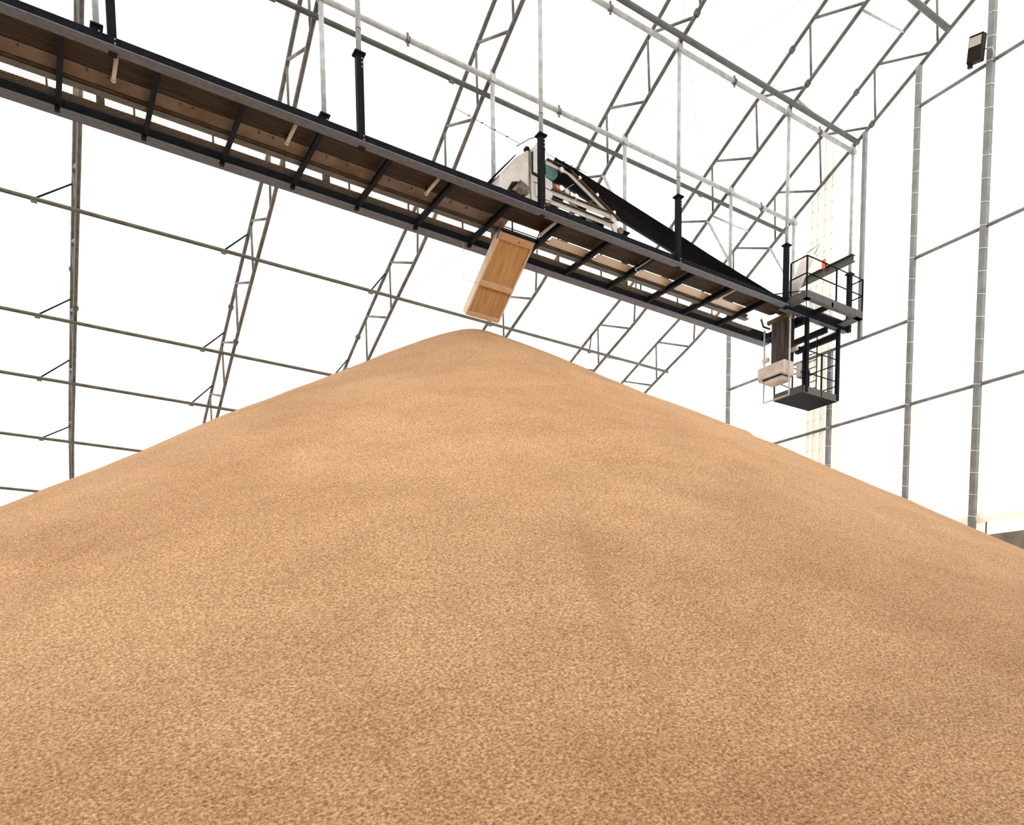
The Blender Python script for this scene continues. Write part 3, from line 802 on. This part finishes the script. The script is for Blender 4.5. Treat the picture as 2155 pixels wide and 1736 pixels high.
# fabric sleeves hanging behind the platform
for k, (y, r, l) in enumerate(((16.02, .075, 'cream fabric sleeve tube hanging on the end wall, left of four'), (15.80, .085, 'cream fabric sleeve tube, second from the left of four'),
                               (15.55, .09, 'cream fabric sleeve tube, third from the left of four'), (15.02+.3, .07, 'cream fabric sleeve tube nearest the post, right of four'))):
    t = thing('fabric_sleeve', (XW-.13, y, -1.5), l, 'sleeve', 'fabric sleeves on the end wall')
    build('tube', MB().tube([(XW-.12, y, -1.5), (XW-.12, y, top_at(y)+(1.2 if k > 1 else -.05))], r, 14), 'fabroll', t)
    for q in range(24):
        z = 5.2+q*.42
        if z < top_at(y): build('lacing_tie', MB().tube([(XW-.12-r, y+.02, z), (XW-.13-r, y-.06, z+.02)], .007, 5), 'cable', t)
# rolled curtain above the concrete wall
rc = thing('rolled_curtain', (XW-.25, 9, 3.35), 'rolled white fabric along the end wall above the concrete', 'curtain')
build('roll', MB().tube([(XW-.13, 5.5, 3.38), (XW-.13, 13.5, 3.38)], .125, 20), 'fabroll', rc)
solo('drain_pipe', MB().tube([(XW-.2, 10.43, 2.85), (XW-.2, 10.43, 3.25)], .022, 8), 'galv', 'short thin pipe under the rolled fabric right of the last post', 'pipe')

# floodlight
fl = thing('floodlight', (X5-.12, 10.80, 14.0), 'dark brown floodlight fixed to the right wall post', 'floodlight')
R_ = Matrix.Rotation(math.radians(-10), 4, 'Y') @ Matrix.Rotation(math.radians(12), 4, 'X')
def flb(a, b):
    mb = MB().box(a, b); mb.v = [tuple(R_ @ Vector(v)+Vector((X5-.32, 10.93, 14.06))) for v in mb.v]; return mb
build('housing', flb((-.09, -.17, -.26), (.09, .17, .27)), 'lampbody', fl, bevel=.012)
build('glass', flb((-.1, -.145, .04), (-.088, .145, .22)), 'lens', fl)
build('bracket', MB().tube([(X5-.25, 10.76, 14.0), (X5-.2, 10.62, 13.98), (X5-.1, 10.62, 13.88), (X5-.06, 10.70, 13.83)], .016, 8), 'cream', fl)
build('ballast', flb((-.06, .06, -.34), (.03, .15, -.26)), 'lampbody', fl)

# ------------------------------------------------------------------ thin bracing cables on the roof
def cable(a, b, label):
    solo('bracing_cable', MB().tube([a, b], .006, 5), 'cable', label, 'cable', 'thin roof bracing cables')
def oc(x, y, side=0):
    o = at_s(s_at_y(y))[0]; return (x, o[0], o[1]+.9)
cable(oc(TX[2], 24.5), oc(TX[4], 12.0), 'thin bracing cable climbing right across the bays above the belt')
cable(oc(TX[3], 14.5), oc(TX[5], 20.0), 'thin bracing cable falling right from beside the front rail')
cable(oc(TX[3], 27.0), oc(TX[5], 18.0), 'thin bracing cable crossing behind the gallery end')
cable(oc(TX[3], 17.0), oc(TX[4], 24.5), 'thin bracing cable falling right under the gallery, right of the chute')

# ------------------------------------------------------------------ lift everything from eye datum to floor datum
for o in COL.objects:
    if o.parent is None and o is not cam: o.location.z += EZ
